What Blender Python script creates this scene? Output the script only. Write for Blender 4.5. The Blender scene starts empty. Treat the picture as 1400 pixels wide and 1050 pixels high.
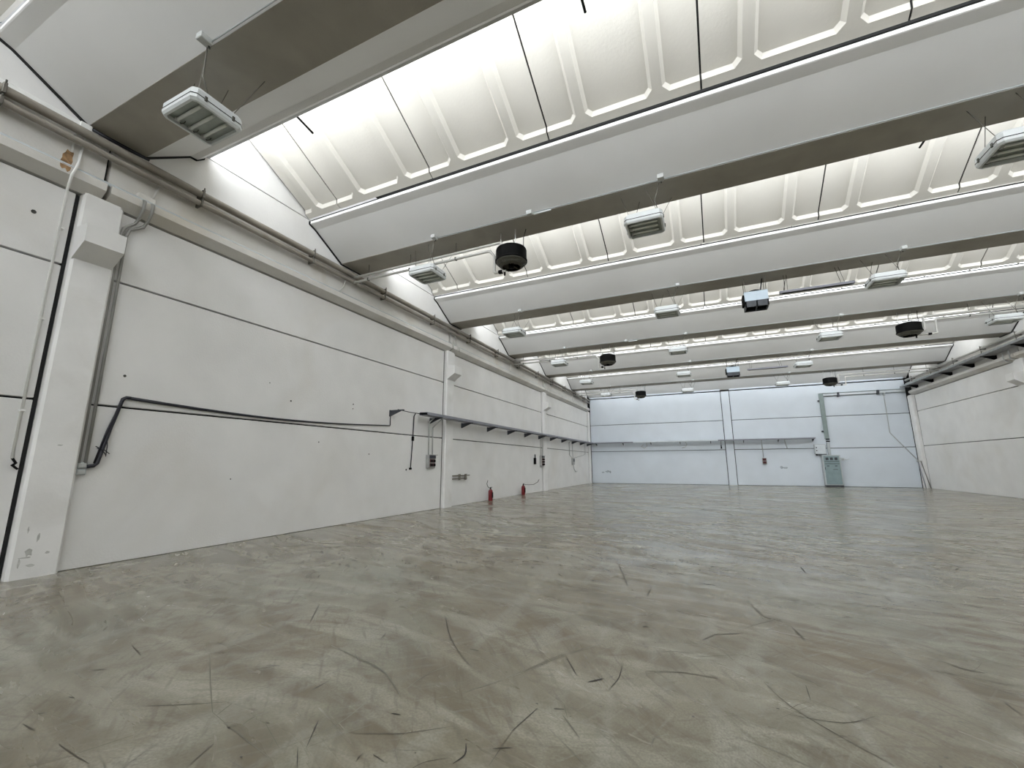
import bpy, bmesh, math, random
from mathutils import Vector, Matrix
from mathutils.geometry import tessellate_polygon
random.seed(7)
S = bpy.context.scene
COL = S.collection
PI = math.pi
# ------------------------------------------------------------------ camera
YAW, PITCH, ROLL, FPX = -0.424987916, 0.187457714, 0.00344957, 579.368
fw = Vector((math.sin(YAW)*math.cos(PITCH), math.cos(YAW)*math.cos(PITCH), math.sin(PITCH)))
rt0 = Vector((math.cos(YAW), -math.sin(YAW), 0)); dn0 = fw.cross(rt0)
rt = rt0*math.cos(ROLL) + dn0*math.sin(ROLL); dn = -rt0*math.sin(ROLL) + dn0*math.cos(ROLL)
cd = bpy.data.cameras.new('camera'); cam = bpy.data.objects.new('camera', cd); COL.objects.link(cam)
cam.matrix_world = Matrix(((rt.x, -dn.x, -fw.x, 0), (rt.y, -dn.y, -fw.y, 0), (rt.z, -dn.z, -fw.z, 1.46), (0, 0, 0, 1)))
cd.sensor_width = 36; cd.lens = 36*FPX/1400; cd.clip_start = .05; cd.clip_end = 200
S.camera = cam
# ------------------------------------------------------------------ world, exposure
w = bpy.data.worlds.new('overcast_sky'); S.world = w; w.use_nodes = True
w.node_tree.nodes['Background'].inputs['Color'].default_value = (.83, .91, 1, 1)
w.node_tree.nodes['Background'].inputs['Strength'].default_value = 1.0
S.view_settings.view_transform = 'Standard'; S.view_settings.look = 'None'
S.view_settings.gamma = 1; S.view_settings.use_curve_mapping = False
S.view_settings.exposure = 0.08
S.cycles.max_bounces = 12; S.cycles.diffuse_bounces = 8; S.cycles.glossy_bounces = 4
WINDOW_POWER = 7.0      # daylight given off by the frosted shed windows
# ------------------------------------------------------------------ materials
def mat(name, col, rough=.6, metal=0., var=.0, scale=3., bump=0., bscale=40., spec=.5, stain=None, stain_amt=0., stain_scale=.6, detail=4):
    m = bpy.data.materials.new(name); m.use_nodes = True
    nt = m.node_tree; N = nt.nodes; K = nt.links; b = N['Principled BSDF']
    b.inputs['Roughness'].default_value = rough; b.inputs['Metallic'].default_value = metal
    b.inputs['Specular IOR Level'].default_value = spec
    tc = N.new('ShaderNodeTexCoord')
    nz = N.new('ShaderNodeTexNoise'); nz.inputs['Scale'].default_value = scale; nz.inputs['Detail'].default_value = detail
    K.new(tc.outputs['Object'], nz.inputs['Vector'])
    rp = N.new('ShaderNodeValToRGB')
    rp.color_ramp.elements[0].position = .3; rp.color_ramp.elements[1].position = .7
    rp.color_ramp.elements[0].color = tuple(c*(1-var) for c in col)+(1,)
    rp.color_ramp.elements[1].color = tuple(min(1, c*(1+var*.6)) for c in col)+(1,)
    K.new(nz.outputs['Fac'], rp.inputs['Fac']); out = rp.outputs['Color']
    if stain:
        n2 = N.new('ShaderNodeTexNoise'); n2.inputs['Scale'].default_value = stain_scale; n2.inputs['Detail'].default_value = 6
        n2.inputs['Distortion'].default_value = .6
        K.new(tc.outputs['Object'], n2.inputs['Vector'])
        r2 = N.new('ShaderNodeValToRGB'); r2.color_ramp.elements[0].position = .52; r2.color_ramp.elements[1].position = .8
        r2.color_ramp.elements[0].color = (0, 0, 0, 1); r2.color_ramp.elements[1].color = (stain_amt,)*3+(1,)
        K.new(n2.outputs['Fac'], r2.inputs['Fac'])
        mx = N.new('ShaderNodeMixRGB'); mx.inputs['Color2'].default_value = stain+(1,)
        K.new(r2.outputs['Color'], mx.inputs['Fac']); K.new(out, mx.inputs['Color1']); out = mx.outputs['Color']
    K.new(out, b.inputs['Base Color'])
    if bump:
        n3 = N.new('ShaderNodeTexNoise'); n3.inputs['Scale'].default_value = bscale; n3.inputs['Detail'].default_value = 3
        K.new(tc.outputs['Object'], n3.inputs['Vector'])
        bp = N.new('ShaderNodeBump'); bp.inputs['Strength'].default_value = bump; bp.inputs['Distance'].default_value = .01
        K.new(n3.outputs['Fac'], bp.inputs['Height']); K.new(bp.outputs['Normal'], b.inputs['Normal'])
    return m
M = {}
M['wall'] = mat('white_wall_paint', (.72, .715, .705), .65, var=.05, scale=1.2, bump=.25, bscale=30, stain=(.5, .46, .38), stain_amt=.28, stain_scale=.5)
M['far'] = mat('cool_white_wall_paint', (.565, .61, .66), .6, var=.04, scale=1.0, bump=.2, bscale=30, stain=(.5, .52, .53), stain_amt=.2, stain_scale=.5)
M['column'] = mat('column_paint', (.75, .745, .735), .6, var=.05, scale=2.5, bump=.25, bscale=25, stain=(.45, .42, .36), stain_amt=.3, stain_scale=1.1)
M['beam'] = mat('beam_paint', (.77, .77, .765), .7, var=.04, scale=.8, bump=.15, bscale=30)
M['panel'] = mat('cream_roof_panel', (.585, .565, .518), .65, var=.03, scale=2.0, bump=.3, bscale=22)
M['soffit'] = mat('dark_warm_soffit', (.36, .34, .30), .8, var=.10, scale=1.6, bump=.2, bscale=30, stain=(.22, .20, .165), stain_amt=.5, stain_scale=.8)  # beam undersides: darker and warmer than the beam paint
M['joint'] = mat('dark_joint', (.012, .012, .012), .9, var=.2)
M['edge'] = mat('edge_beam_paint', (.64, .625, .595), .7, var=.07, scale=1.4, bump=.25, bscale=25, stain=(.42, .36, .25), stain_amt=.55, stain_scale=.7)
M['pipe'] = mat('aged_pipe_paint', (.30, .275, .24), .5, var=.2, scale=2.2, stain=(.15, .11, .075), stain_amt=.6, stain_scale=1.5)
M['conduit'] = mat('dark_grey_conduit', (.27, .265, .25), .5, var=.12, scale=4)
M['pipe_grey'] = mat('grey_pipe_paint', (.56, .55, .52), .45, var=.12, scale=3)
M['steel'] = mat('galvanised_steel', (.42, .43, .44), .4, metal=.7, var=.15, scale=6)
M['tray'] = mat('grey_tray_enamel', (.27, .275, .31), .45, metal=.3, var=.1, scale=5)
M['tray_light'] = mat('pale_tray_enamel', (.62, .66, .69), .35, metal=.2, var=.08, scale=4)
M['dark'] = mat('dark_bracket_paint', (.045, .05, .06), .5, var=.2, scale=8)
M['black'] = mat('black_enamel', (.006, .006, .006), .6, spec=.06, var=.2, scale=8)
M['blackrub'] = mat('black_cable', (.014, .014, .022), .5, var=.2, scale=8)
M['rim'] = mat('worn_black_rim', (.075, .072, .058), .45, spec=.25, var=.3, scale=10)
M['white'] = mat('white_plastic', (.66, .69, .70), .35, var=.03, scale=6)
M['white_pipe'] = mat('white_conduit_plastic', (.84, .84, .82), .45, var=.05, scale=5)
M['lampin'] = mat('lamp_reflector', (.30, .33, .30), .3, metal=.2, var=.1, scale=8)
M['tube'] = mat('lamp_tube_glass', (.72, .75, .72), .2, var=.03, scale=8)
M['clip'] = mat('lamp_clip_steel', (.08, .08, .07), .35, metal=.5, var=.2, scale=12)
M['wire'] = mat('thin_steel_wire', (.16, .15, .13), .5, metal=.4, var=.1, scale=10)
M['jbox'] = mat('grey_box_plastic', (.45, .46, .45), .5, var=.08, scale=9)
M['socket'] = mat('grey_socket_plastic', (.36, .36, .35), .5, var=.12, scale=9)
M['redsock'] = mat('dark_red_socket', (.06, .010, .012), .4, var=.25, scale=12)
M['red'] = mat('extinguisher_red', (.15, .006, .010), .3, var=.12, scale=8)
M['blue'] = mat('pale_blue_enamel', (.45, .54, .62), .35, var=.05, scale=5)
M['cab'] = mat('teal_cabinet_enamel', (.22, .29, .30), .4, var=.08, scale=4)
M['cabframe'] = mat('grey_cabinet_frame', (.42, .45, .46), .4, var=.08, scale=4)
M['gtray'] = mat('green_grey_tray_enamel', (.22, .27, .26), .45, var=.1, scale=3)
M['brass'] = mat('dull_valve_metal', (.20, .18, .15), .4, metal=.6, var=.2, scale=14)
M['scuff0'] = mat('pale_scuff', (.135, .128, .10), .5, var=.25, scale=5)
M['scuff1'] = mat('brown_scuff', (.068, .060, .045), .5, var=.3, scale=6)
M['scuff2'] = mat('black_scuff', (.014, .012, .010), .5, var=.3, scale=9)
M['smudge'] = mat('grey_wall_smudge', (.33, .37, .40), .7, var=.3, scale=6)
M['wallmark'] = mat('dark_plug_hole', (.05, .05, .045), .8, var=.3, scale=20)
M['plate'] = mat('white_name_plate', (.7, .72, .7), .4, var=.04, scale=9)
M['frame'] = mat('window_frame_aluminium', (.55, .56, .56), .4, metal=.5, var=.05, scale=5)
def rust_mat():
    return mat('rust_stain', (.36, .22, .11), .85, var=.5, scale=14, stain=(.07, .03, .015), stain_amt=1.0, stain_scale=6)
M['smear'] = mat('grey_column_smear', (.50, .50, .48), .7, var=.3, scale=9)
M['rust'] = rust_mat()
def pane_mat():      # frosted pane lit by the overcast sky outside: a lit window
    m = bpy.data.materials.new('frosted_daylit_pane'); m.use_nodes = True; nt = m.node_tree
    b = nt.nodes['Principled BSDF']
    b.inputs['Base Color'].default_value = (.8, .82, .82, 1); b.inputs['Roughness'].default_value = .5
    b.inputs['Emission Color'].default_value = (.93, .965, 1.0, 1); b.inputs['Emission Strength'].default_value = WINDOW_POWER
    return m
M['pane'] = pane_mat()
def floor_mat():
    m = bpy.data.materials.new('polished_concrete'); m.use_nodes = True; nt = m.node_tree; N = nt.nodes; K = nt.links
    b = N['Principled BSDF']; tc = N.new('ShaderNodeTexCoord')
    wn = N.new('ShaderNodeTexNoise'); wn.inputs['Scale'].default_value = .24; wn.inputs['Detail'].default_value = 1; K.new(tc.outputs['Object'], wn.inputs['Vector'])
    ws = N.new('ShaderNodeVectorMath'); ws.operation = 'SUBTRACT'; ws.inputs[1].default_value = (.5, .5, .5); K.new(wn.outputs['Color'], ws.inputs[0])
    wm = N.new('ShaderNodeVectorMath'); wm.operation = 'MULTIPLY_ADD'; wm.inputs[1].default_value = (1.7, 1.7, 0); K.new(ws.outputs[0], wm.inputs[0]); K.new(tc.outputs['Object'], wm.inputs[2])
    def mapping(sx, sy, rz):               # turn first, then stretch, so that sweeps run in many directions
        m1 = N.new('ShaderNodeMapping'); m1.inputs['Rotation'].default_value = (0, 0, rz); m1.inputs['Location'].default_value = (rz*7.3, sx*5.1, 0)
        K.new(wm.outputs[0], m1.inputs['Vector'])
        mp = N.new('ShaderNodeMapping'); mp.inputs['Scale'].default_value = (sx, sy, 1)
        K.new(m1.outputs['Vector'], mp.inputs['Vector']); return mp.outputs['Vector']
    def noise(vec, sc, det, dist, lo, hi):
        n = N.new('ShaderNodeTexNoise'); n.inputs['Scale'].default_value = sc; n.inputs['Detail'].default_value = det
        n.inputs['Distortion'].default_value = dist; K.new(vec, n.inputs['Vector'])
        r = N.new('ShaderNodeMapRange'); r.inputs['From Min'].default_value = lo; r.inputs['From Max'].default_value = hi
        K.new(n.outputs['Fac'], r.inputs['Value']); return r.outputs['Result']
    def mix(fac, a, colr, amt):
        k = N.new('ShaderNodeMath'); k.operation = 'MULTIPLY'; k.inputs[1].default_value = amt; K.new(fac, k.inputs[0])
        x = N.new('ShaderNodeMixRGB'); K.new(k.outputs[0], x.inputs['Fac']); K.new(a, x.inputs['Color1'])
        x.inputs['Color2'].default_value = colr+(1,); return x.outputs['Color']
    base = N.new('ShaderNodeRGB'); base.outputs[0].default_value = FLOOR_BASE+(1,)
    c = base.outputs[0]
    c = mix(noise(mapping(.25, .5, .35), 1.0, 5, .5, .42, .60), c, (.185, .148, .092), .85)       # broad brown wear
    c = mix(noise(mapping(.5, .22, -.5), .9, 4, .4, .50, .64), c, (.240, .248, .200), .7)          # greener clean patches
    c = mix(noise(mapping(.5, 2.6, .5), 1.5, 10, .4, .47, .66), c, (.120, .098, .063), .75)       # tyre sweeps one way
    c = mix(noise(mapping(.5, 3.0, -.9), 1.4, 10, .4, .49, .67), c, (.135, .115, .078), .5)       # and across
    c = mix(noise(mapping(.6, 3.2, .1), 1.6, 10, .4, .49, .67), c, (.40, .385, .32), .6)            # pale rubbed streaks
    c = mix(noise(mapping(.6, 3.0, 1.5), 1.3, 10, .4, .53, .66), c, (.37, .365, .32), .4)
    c = mix(noise(mapping(1.2, 9.0, .8), 2.4, 6, .3, .55, .67), c, (.095, .08, .056), .4)        # fine drag marks
    c = mix(noise(mapping(1.4, 10.0, -.3), 2.4, 6, .3, .56, .68), c, (.11, .095, .068), .32)
    c = mix(noise(mapping(1.2, 11.0, 2.2), 2.2, 6, .3, .57, .68), c, (.36, .35, .31), .22)
    c = mix(noise(mapping(1, 1, 0), 9, 6, .3, .58, .74), c, (.12, .106, .078), .45)               # small blotches
    c = mix(noise(mapping(1, 1, .3), 70, 3, 0, .35, .70), c, (.12, .108, .08), .45)              # grain
    K.new(c, b.inputs['Base Color'])
    r = N.new('ShaderNodeMapRange'); r.inputs['To Min'].default_value = .13; r.inputs['To Max'].default_value = .36
    K.new(noise(mapping(.5, 1.6, .3), 1.2, 6, 1, .35, .7), r.inputs['Value']); K.new(r.outputs['Result'], b.inputs['Roughness'])
    b.inputs['Specular IOR Level'].default_value = .5
    n3 = N.new('ShaderNodeTexNoise'); n3.inputs['Scale'].default_value = 14; n3.inputs['Detail'].default_value = 6; K.new(tc.outputs['Object'], n3.inputs['Vector'])
    bp = N.new('ShaderNodeBump'); bp.inputs['Strength'].default_value = .06; bp.inputs['Distance'].default_value = .01
    K.new(n3.outputs['Fac'], bp.inputs['Height']); K.new(bp.outputs['Normal'], b.inputs['Normal'])
    return m
FLOOR_BASE = (.250, .236, .184)
M['floor'] = floor_mat()
# ------------------------------------------------------------------ mesh helpers
def V(*a): return Vector(a)
class MB:
    def __init__(s): s.bm = bmesh.new()
    def quad(s, *pts):
        s.bm.faces.new([s.bm.verts.new(p) for p in pts]); return s
    def box(s, lo, hi, bev=0., rot=None, at=None):
        t = bmesh.new(); bmesh.ops.create_cube(t, size=1)
        c = [(a+b)/2 for a, b in zip(lo, hi)]; d = [abs(b-a) for a, b in zip(lo, hi)]
        for v in t.verts: v.co = V(*(v.co[i]*d[i]+c[i] for i in range(3)))
        if bev: bmesh.ops.bevel(t, geom=t.edges[:], offset=bev, segments=1, affect='EDGES')
        if rot is not None: bmesh.ops.transform(t, matrix=Matrix.Translation(at) @ rot @ Matrix.Translation(-at), verts=t.verts)
        s.join(t); return s
    def join(s, t):
        me = bpy.data.meshes.new('tmp'); t.to_mesh(me); t.free(); s.bm.from_mesh(me); bpy.data.meshes.remove(me)
    def tube(s, pts, r, n=8, cap=True):
        pts = [V(*p) for p in pts]; rings = []
        up = None
        for i, p in enumerate(pts):
            a = (p-pts[i-1]).normalized() if i else None
            b = (pts[i+1]-p).normalized() if i < len(pts)-1 else None
            d = (a+b).normalized() if a is not None and b is not None and (a+b).length > 1e-4 else (b if a is None else a)
            k = 1.
            if a is not None and b is not None: k = min(1.6, 1/max(.3, d.dot(b)))
            if up is None: up = V(0, 0, 1) if abs(d.z) < .9 else V(0, 1, 0)
            x = d.cross(up).normalized(); y = d.cross(x).normalized(); up = -y
            rr = r if not isinstance(r, (list, tuple)) else r[i]
            rings.append([s.bm.verts.new(p+(x*math.cos(2*PI*j/n)+y*math.sin(2*PI*j/n))*rr*k) for j in range(n)])
        for A, B in zip(rings, rings[1:]):
            for j in range(n): 
                f = s.bm.faces.new((A[j], A[(j+1) % n], B[(j+1) % n], B[j])); f.smooth = True
        if cap: s.bm.faces.new(rings[0][::-1]); s.bm.faces.new(rings[-1])
        return s
    def lathe(s, prof, c, n=32):           # prof: (r, z) about a vertical axis through c
        def ring(r, z): return [s.bm.verts.new((c[0]+max(r, .0005)*math.cos(2*PI*j/n), c[1]+max(r, .0005)*math.sin(2*PI*j/n), c[2]+z)) for j in range(n)]
        for a, b in zip(prof, prof[1:]):   # every band has its own rings: crisp steps, smooth round
            A, B = ring(*a), ring(*b)
            for j in range(n):
                f = s.bm.faces.new((A[j], A[(j+1) % n], B[(j+1) % n], B[j])); f.smooth = True
        return s
    def prism(s, prof, axis, a, b):        # closed profile swept along an axis; prof in the two other axes in xyz order
        def P(u, v, t): return {'x': (t, u, v), 'y': (u, t, v), 'z': (u, v, t)}[axis]
        A = [s.bm.verts.new(P(u, v, a)) for u, v in prof]; B = [s.bm.verts.new(P(u, v, b)) for u, v in prof]
        n = len(prof)
        for j in range(n): s.bm.faces.new((A[j], A[(j+1) % n], B[(j+1) % n], B[j]))
        s.bm.faces.new(A[::-1]); s.bm.faces.new(B)
        return s
    def poly(s, outer, holes=(), z=0., f=None):
        loops = [[V(p[0], p[1], 0) for p in outer]]+[[V(p[0], p[1], 0) for p in h] for h in holes]
        flat = [p for L in loops for p in L]
        vs = [s.bm.verts.new(f(p.x, p.y, z) if f else (p.x, p.y, z)) for p in flat]
        for t in tessellate_polygon(loops):
            try: s.bm.faces.new([vs[i] for i in t])
            except ValueError: pass
        return s
    def build(s, name, m, parent=None, origin=None, recalc=True):
        if recalc: bmesh.ops.recalc_face_normals(s.bm, faces=s.bm.faces[:])
        me = bpy.data.meshes.new(name); s.bm.to_mesh(me); s.bm.free()
        if origin is not None: me.transform(Matrix.Translation(-V(*origin)))
        me.materials.append(m)
        o = bpy.data.objects.new(name, me); COL.objects.link(o)
        if parent is not None: o.parent = parent; pw = world_loc(parent)
        else: pw = V(0, 0, 0)
        o.location = (V(*origin) if origin is not None else V(0, 0, 0)) - pw if (origin is not None or parent is not None) else V(0, 0, 0)
        return o
def world_loc(o):
    p = V(*o.location)
    while o.parent is not None: o = o.parent; p += o.location
    return p
def thing(name, label, cat, loc=(0, 0, 0), group=None):
    o = bpy.data.objects.new(name, None); COL.objects.link(o); o.location = loc; o.empty_display_size = .2
    return tag(o, label, cat, group)
def tag(o, label, cat, group=None):
    o['label'] = label; o['category'] = cat
    if group: o['group'] = group
    return o
def struct(o): o['kind'] = 'structure'; return o
def copy_tree(o, parent=None, delta=None):
    c = o.copy(); COL.objects.link(c)
    if parent is not None: c.parent = parent
    if delta is not None: c.location = V(*o.location)+V(*delta)
    for ch in list(o.children): copy_tree(ch, c)
    return c
MARKS= [(0.02, 1, [(-2.46, 3.83), (-2.15, 3.43), (-1.85, 3.13), (-1.69, 3.01)]), (0.02, 1, [(-4.45, 2.2), (-4.28, 2.16), (-4.14, 2.12)]), (0.015, 0, [(-3.68, 2.36), (-3.26, 2.11), (-2.83, 1.87)]), (0.012, 1, [(-3.33, 1.72), (-3.08, 1.85), (-2.83, 2.0)]), (0.02, 1, [(-4.25, 2.63), (-4.29, 2.76)]), (0.03, 0, [(-3.97, 2.62), (-3.96, 2.76)]), (0.03, 2, [(-3.8, 2.72), (-3.77, 2.78)]), (0.02, 1, [(-3.88, 3.57), (-3.55, 3.19)]), (0.02, 1, [(-6.24, 5.72), (-6.04, 5.47)]), (0.015, 2, [(-2.5, 2.29), (-2.49, 2.43)]), (0.02, 1, [(-3.71, 1.35), (-3.56, 1.35)]), (0.014, 1, [(-3.28, 1.35), (-3.08, 1.34), (-2.93, 1.34)]), (0.012, 0, [(-3.21, 1.19), (-3.1, 1.32), (-2.91, 1.79)]), (0.012, 2, [(-2.18, 2.07), (-2.11, 1.97), (-2.04, 1.87)]), (0.008, 2, [(-2.08, 1.85), (-1.95, 1.74)]), (0.015, 1, [(-2.52, 1.69), (-2.46, 1.54)]), (0.02, 2, [(-1.29, 2.24), (-1.25, 2.16), (-1.27, 2.08)]), (0.014, 2, [(-1.14, 2.26), (-1.05, 2.31)]), (0.008, 1, [(-1.11, 2.44), (-1.1, 2.14)]), (0.01, 2, [(-1.68, 1.97), (-1.59, 1.95)]), (0.02, 2, [(-1.84, 2.3), (-1.78, 2.31)]), (0.008, 0, [(-2.47, 1.94), (-2.17, 1.81)]), (0.012, 0, [(-2.04, 1.87), (-1.96, 2.02), (-1.87, 2.17)]), (0.012, 0, [(-2.83, 1.87), (-2.44, 1.79), (-2.16, 1.74)]), (0.05, 0, [(-2.94, 2.87), (-2.51, 2.77), (-2.22, 2.68), (-1.93, 2.49)]), (0.03, 2, [(-6.34, 2.44), (-6.29, 2.48)]), (0.02, 2, [(-5.02, 2.65), (-4.99, 2.66)]), (0.02, 2, [(-6.27, 3.59), (-6.24, 3.61)]), (0.1, 0, [(-4.21, 1.83), (-4.11, 1.91)]), (0.02, 2, [(-1.86, 3.27), (-1.78, 3.27)]), (0.02, 0, [(-1.57, 2.67), (-1.37, 3.0)]), (0.03, 1, [(-3.08, 2.42), (-3.01, 2.45)]), (0.02, 0, [(-3.76, 4.45), (-3.62, 4.69)]), (0.03, 1, [(-4.45, 3.66), (-4.41, 3.75)]), (0.03, 2, [(-3.21, 3.99), (-3.22, 4.13)]), (0.02, 1, [(-2.65, 3.12), (-2.71, 3.27)]), (0.02, 1, [(-3.79, 1.43), (-3.74, 1.46)]), (0.02, 2, [(-3.86, 1.6), (-3.81, 1.61)]), (0.02, 1, [(-2.6, 1.81), (-2.57, 1.85)]), (0.02, 0, [(-3.14, 2.36), (-3.01, 2.45)]), (0.02, 0, [(-1.36, 2.98), (-1.12, 3.49), (-0.79, 3.99)]), (0.015, 0, [(-1.37, 3.01), (-1.13, 3.53)]), (0.015, 2, [(-1.11, 3.45), (-1.02, 3.3), (-0.95, 3.19)]), (0.012, 2, [(-0.69, 3.46), (-0.68, 3.28), (-0.71, 3.09)]), (0.03, 2, [(-0.86, 3.14), (-0.77, 3.23)]), (0.015, 2, [(-0.74, 3.27), (-0.72, 3.29)]), (0.05, 2, [(-0.66, 4.34), (-0.6, 4.34)]), (0.03, 2, [(-0.48, 4.39), (-0.45, 4.41)]), (0.06, 1, [(-0.16, 4.21), (-0.04, 4.43)]), (0.04, 1, [(-0.04, 4.4), (0.16, 4.52)]), (0.05, 0, [(0.27, 5.66), (0.36, 5.13), (0.5, 5.03)]), (0.08, 0, [(0.14, 4.62), (0.33, 4.85), (0.5, 5.05)]), (0.014, 1, [(0.23, 3.63), (0.34, 3.36), (0.54, 3.12), (0.72, 2.95)]), (0.014, 1, [(0.48, 3.69), (0.47, 3.48)]), (0.03, 1, [(0.58, 4.86), (0.63, 4.53)]), (0.015, 1, [(1.56, 3.94), (1.56, 3.83)]), (0.03, 2, [(3.1, 8.8), (3.16, 8.38)]), (0.03, 2, [(2.98, 8.19), (3.13, 8.42)]), (0.04, 2, [(1.1, 7.6), (1.09, 7.15)]), (0.03, 1, [(2.1, 7.54), (2.27, 7.66)]), (0.03, 1, [(1.67, 6.31), (1.69, 6.15)]), (0.03, 1, [(-1.34, 6.79), (-1.16, 6.17), (-0.99, 5.58)]), (0.02, 1, [(-0.34, 3.53), (-0.2, 3.55), (-0.06, 3.55)]), (0.015, 0, [(-0.21, 3.85), (0.18, 4.07)]), (0.012, 2, [(-1.11, 2.44), (-1.06, 2.71)]), (0.04, 1, [(-0.97, 2.74), (-0.91, 2.76)]), (0.04, 1, [(-0.57, 6.12), (-0.34, 6.03), (0.01, 6.1)]), (0.03, 1, [(-0.74, 5.29), (-0.73, 5.57)]), (0.08, 1, [(1.5, 4.48), (1.57, 4.42), (1.66, 4.4)]), (0.02, 1, [(1.25, 4.05), (1.3, 4.03)]), (0.015, 0, [(-0.44, 3.5), (-0.25, 3.56)]), (0.1, 0, [(0.64, 5.82), (0.76, 5.74)]), (0.12, 0, [(1.77, 7.15), (1.92, 7.15)]), (0.08, 0, [(1.67, 5.71), (1.81, 5.77)]), (0.02, 0, [(-0.9, 2.7), (-0.75, 2.53)]), (0.012, 0, [(-0.94, 2.55), (-0.67, 2.34)]), (0.03, 2, [(-0.2, 3.0), (-0.19, 2.99)]), (0.05, 2, [(0.92, 3.04), (0.92, 3.03)]), (0.12, 1, [(9.84, 23.5), (10.45, 23.56)]), (0.03, 1, [(1.26, 34.48), (1.09, 28.17), (1.13, 26.03)])]
# ------------------------------------------------------------------ room dimensions (metres, camera stands at x=0 y=0)
XL, XR, YF, YB = -8.43, 11.73, 33.65, -23.9
SOF = 6.69                                             # underside of the roof beams
EXTRA = [-23.6, -18.35, -13.1]                          # unseen bays behind the camera, added to brighten the near left wall
BY = [-7.9, -2.68, 2.52, 7.65, 12.95, 18.2, 23.5, 28.9, 33.70]   # front lower edge of every beam
# ------------------------------------------------------------------ floor
fl = struct(MB().box((XL-.3, YB-.3, -.2), (XR+.3, YF+.3, 0)).build('floor', M['floor']))
# ------------------------------------------------------------------ walls: concrete panels with recessed joints
def side_wall(name, X, s, cols, rows, m, fascia, gable):
    """s=+1: the room lies on the +x side"""
    back = struct(MB().box((X-s*.12, YB-.3, -.1), (X-s*.32, YF+.3, 9.4)).build(name, M['joint']))
    edges = [YB]+[c for ab in cols for c in ab]+[YF]
    for i in range(0, len(edges), 2):
        a, b = edges[i]+.012, edges[i+1]-.05
        if b-a < .1: continue
        for z0, z1 in zip(rows, rows[1:]):
            MB().box((X-s*.12, a, z0+(.016 if z0 else .004)), (X, b, z1-(.016 if z1 < rows[-1] else .045)), .006).build('wall_panel', m, back)
    mids = [YB]+[(a+b)/2 for a, b in cols]+[YF]
    for a, b in cols: MB().box((X-s*.1, a-.045, 0.0), (X-s*.010, a-.004, rows[-1]-.05)).build('joint_strip', M['joint'], back)  # dark strip in the joint at the near side of each column
    z0, z1, z2 = fascia
    for a, b in zip(mids, mids[1:]):
        if b-a < .6: continue
        # edge beam with its projecting ledge
        MB().prism([(X-s*.12, z0), (X, z0), (X+s*.17, z0+.125), (X+s*.17, z0+.245), (X+s*.155, z0+.26), (X, z0+.325), (X, z1), (X-s*.12, z1)], 'y', a+.028, b-.028).build('edge_beam', M['edge'], back)
        MB().box((X-s*.12, a+.006, z1+.006), (X, b-.006, z2-.006), .006).build('wall_panel', m, back)
        MB().box((X-s*.12, a+.006, z2+.012), (X, b-.006, 9.35), .006).build('wall_panel', m, back)
    return back
LC = [(-17.5, -16.98), (-7.4, -6.88), (2.60, 3.10), (12.68, 13.20), (22.73, 23.26), (33.12, 33.64)]
RC = [(-17.2, -16.68), (-7.2, -6.68), (2.9, 3.42), (13.0, 13.52), (23.12, 23.66), (33.12, 33.64)]
wl = side_wall('wall_left', XL, 1, LC, [0, 2.375, 4.374, 5.575], M['wall'], (5.575, 6.60, 7.375), None)
wr = side_wall('wall_right', XR, -1, RC, [0, 2.46, 4.515, 5.54], M['wall'], (5.54, 6.60, 7.375), None)
wf = struct(MB().box((XL-.3, YF+.12, -.1), (XR+.3, YF+.32, 9.4)).build('wall_far', M['joint']))
for a, b in ((XL+.12, 1.225), (1.815, XR-.2)):
    for z0, z1 in ((0, 2.42), (2.42, 4.48), (4.48, 6.58), (6.62, 9.35)):
        MB().box((a, YF, z0+.018), (b, YF+.12, z1-.018), .006).build('wall_panel', M['far'], wf)
wb = struct(MB().box((XL-.3, YB-.32, -.1), (XR+.3, YB-.12, 9.4)).build('wall_rear', M['joint']))
for a, b in ((XL+.01, 1.24), (1.26, XR-.01)):
    for z0, z1 in ((0, 2.42), (2.42, 4.48), (4.48, 6.56), (6.56, 9.35)):
        MB().box((a, YB-.12, z0+.010), (b, YB, z1-.010), .008).build('wall_panel', M['wall'], wb)
# ------------------------------------------------------------------ columns with corbels
def column(X, s, y0, y1, ztop, label, corbel=True, proud=.12):
    t = thing('concrete_column', label, 'column', (X, (y0+y1)/2, 0))
    c = .03
    prof = [(X-s*.11, y0), (X+s*(proud-c), y0), (X+s*proud, y0+c), (X+s*proud, y1-c), (X+s*(proud-c), y1), (X-s*.11, y1)]
    mb = MB().prism(prof, 'z', 0.0, ztop-.05)
    # chamfered head
    mb.prism([(X-s*.11, y0+.02), (X+s*(proud-c-.01), y0+.02), (X+s*(proud-.02), y0+c+.02), (X+s*(proud-.02), y1-c-.02), (X+s*(proud-c-.01), y1-.02), (X-s*.11, y1-.02)], 'z', ztop-.05, ztop)
    mb.build('shaft', M['column'], t)
    if corbel:
        xo = X+s*.43; xi = X+s*(proud-.02); ya, yb = y0, y1-.03
        k = MB().prism([(xi, 4.475), (xo, 4.69), (xo, 4.975), (xi, 4.985)], 'y', ya, yb)   # block with a sloping underside
        k.build('corbel', M['column'], t)
    return t
column(XL, 1, *LC[2], 5.575, 'white concrete column with a big corbel at the left edge, nearest the camera')
column(XL, 1, *LC[3], 5.575, 'white concrete column on the left wall beside the first socket box, behind the cable tray')
column(XL, 1, *LC[4], 5.575, 'white concrete column on the left wall beyond the second fire extinguisher')
column(XL, 1, *LC[5], 5.575, 'slim white corner column where the left wall meets the far wall', corbel=False, proud=.09)
column(XR, -1, *RC[4], 5.54, 'white concrete column with corbel on the right wall, cut by the right photo edge')
column(XR, -1, *RC[5], 5.54, 'white corner column where the far wall meets the right wall', corbel=False, proud=.18)
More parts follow.
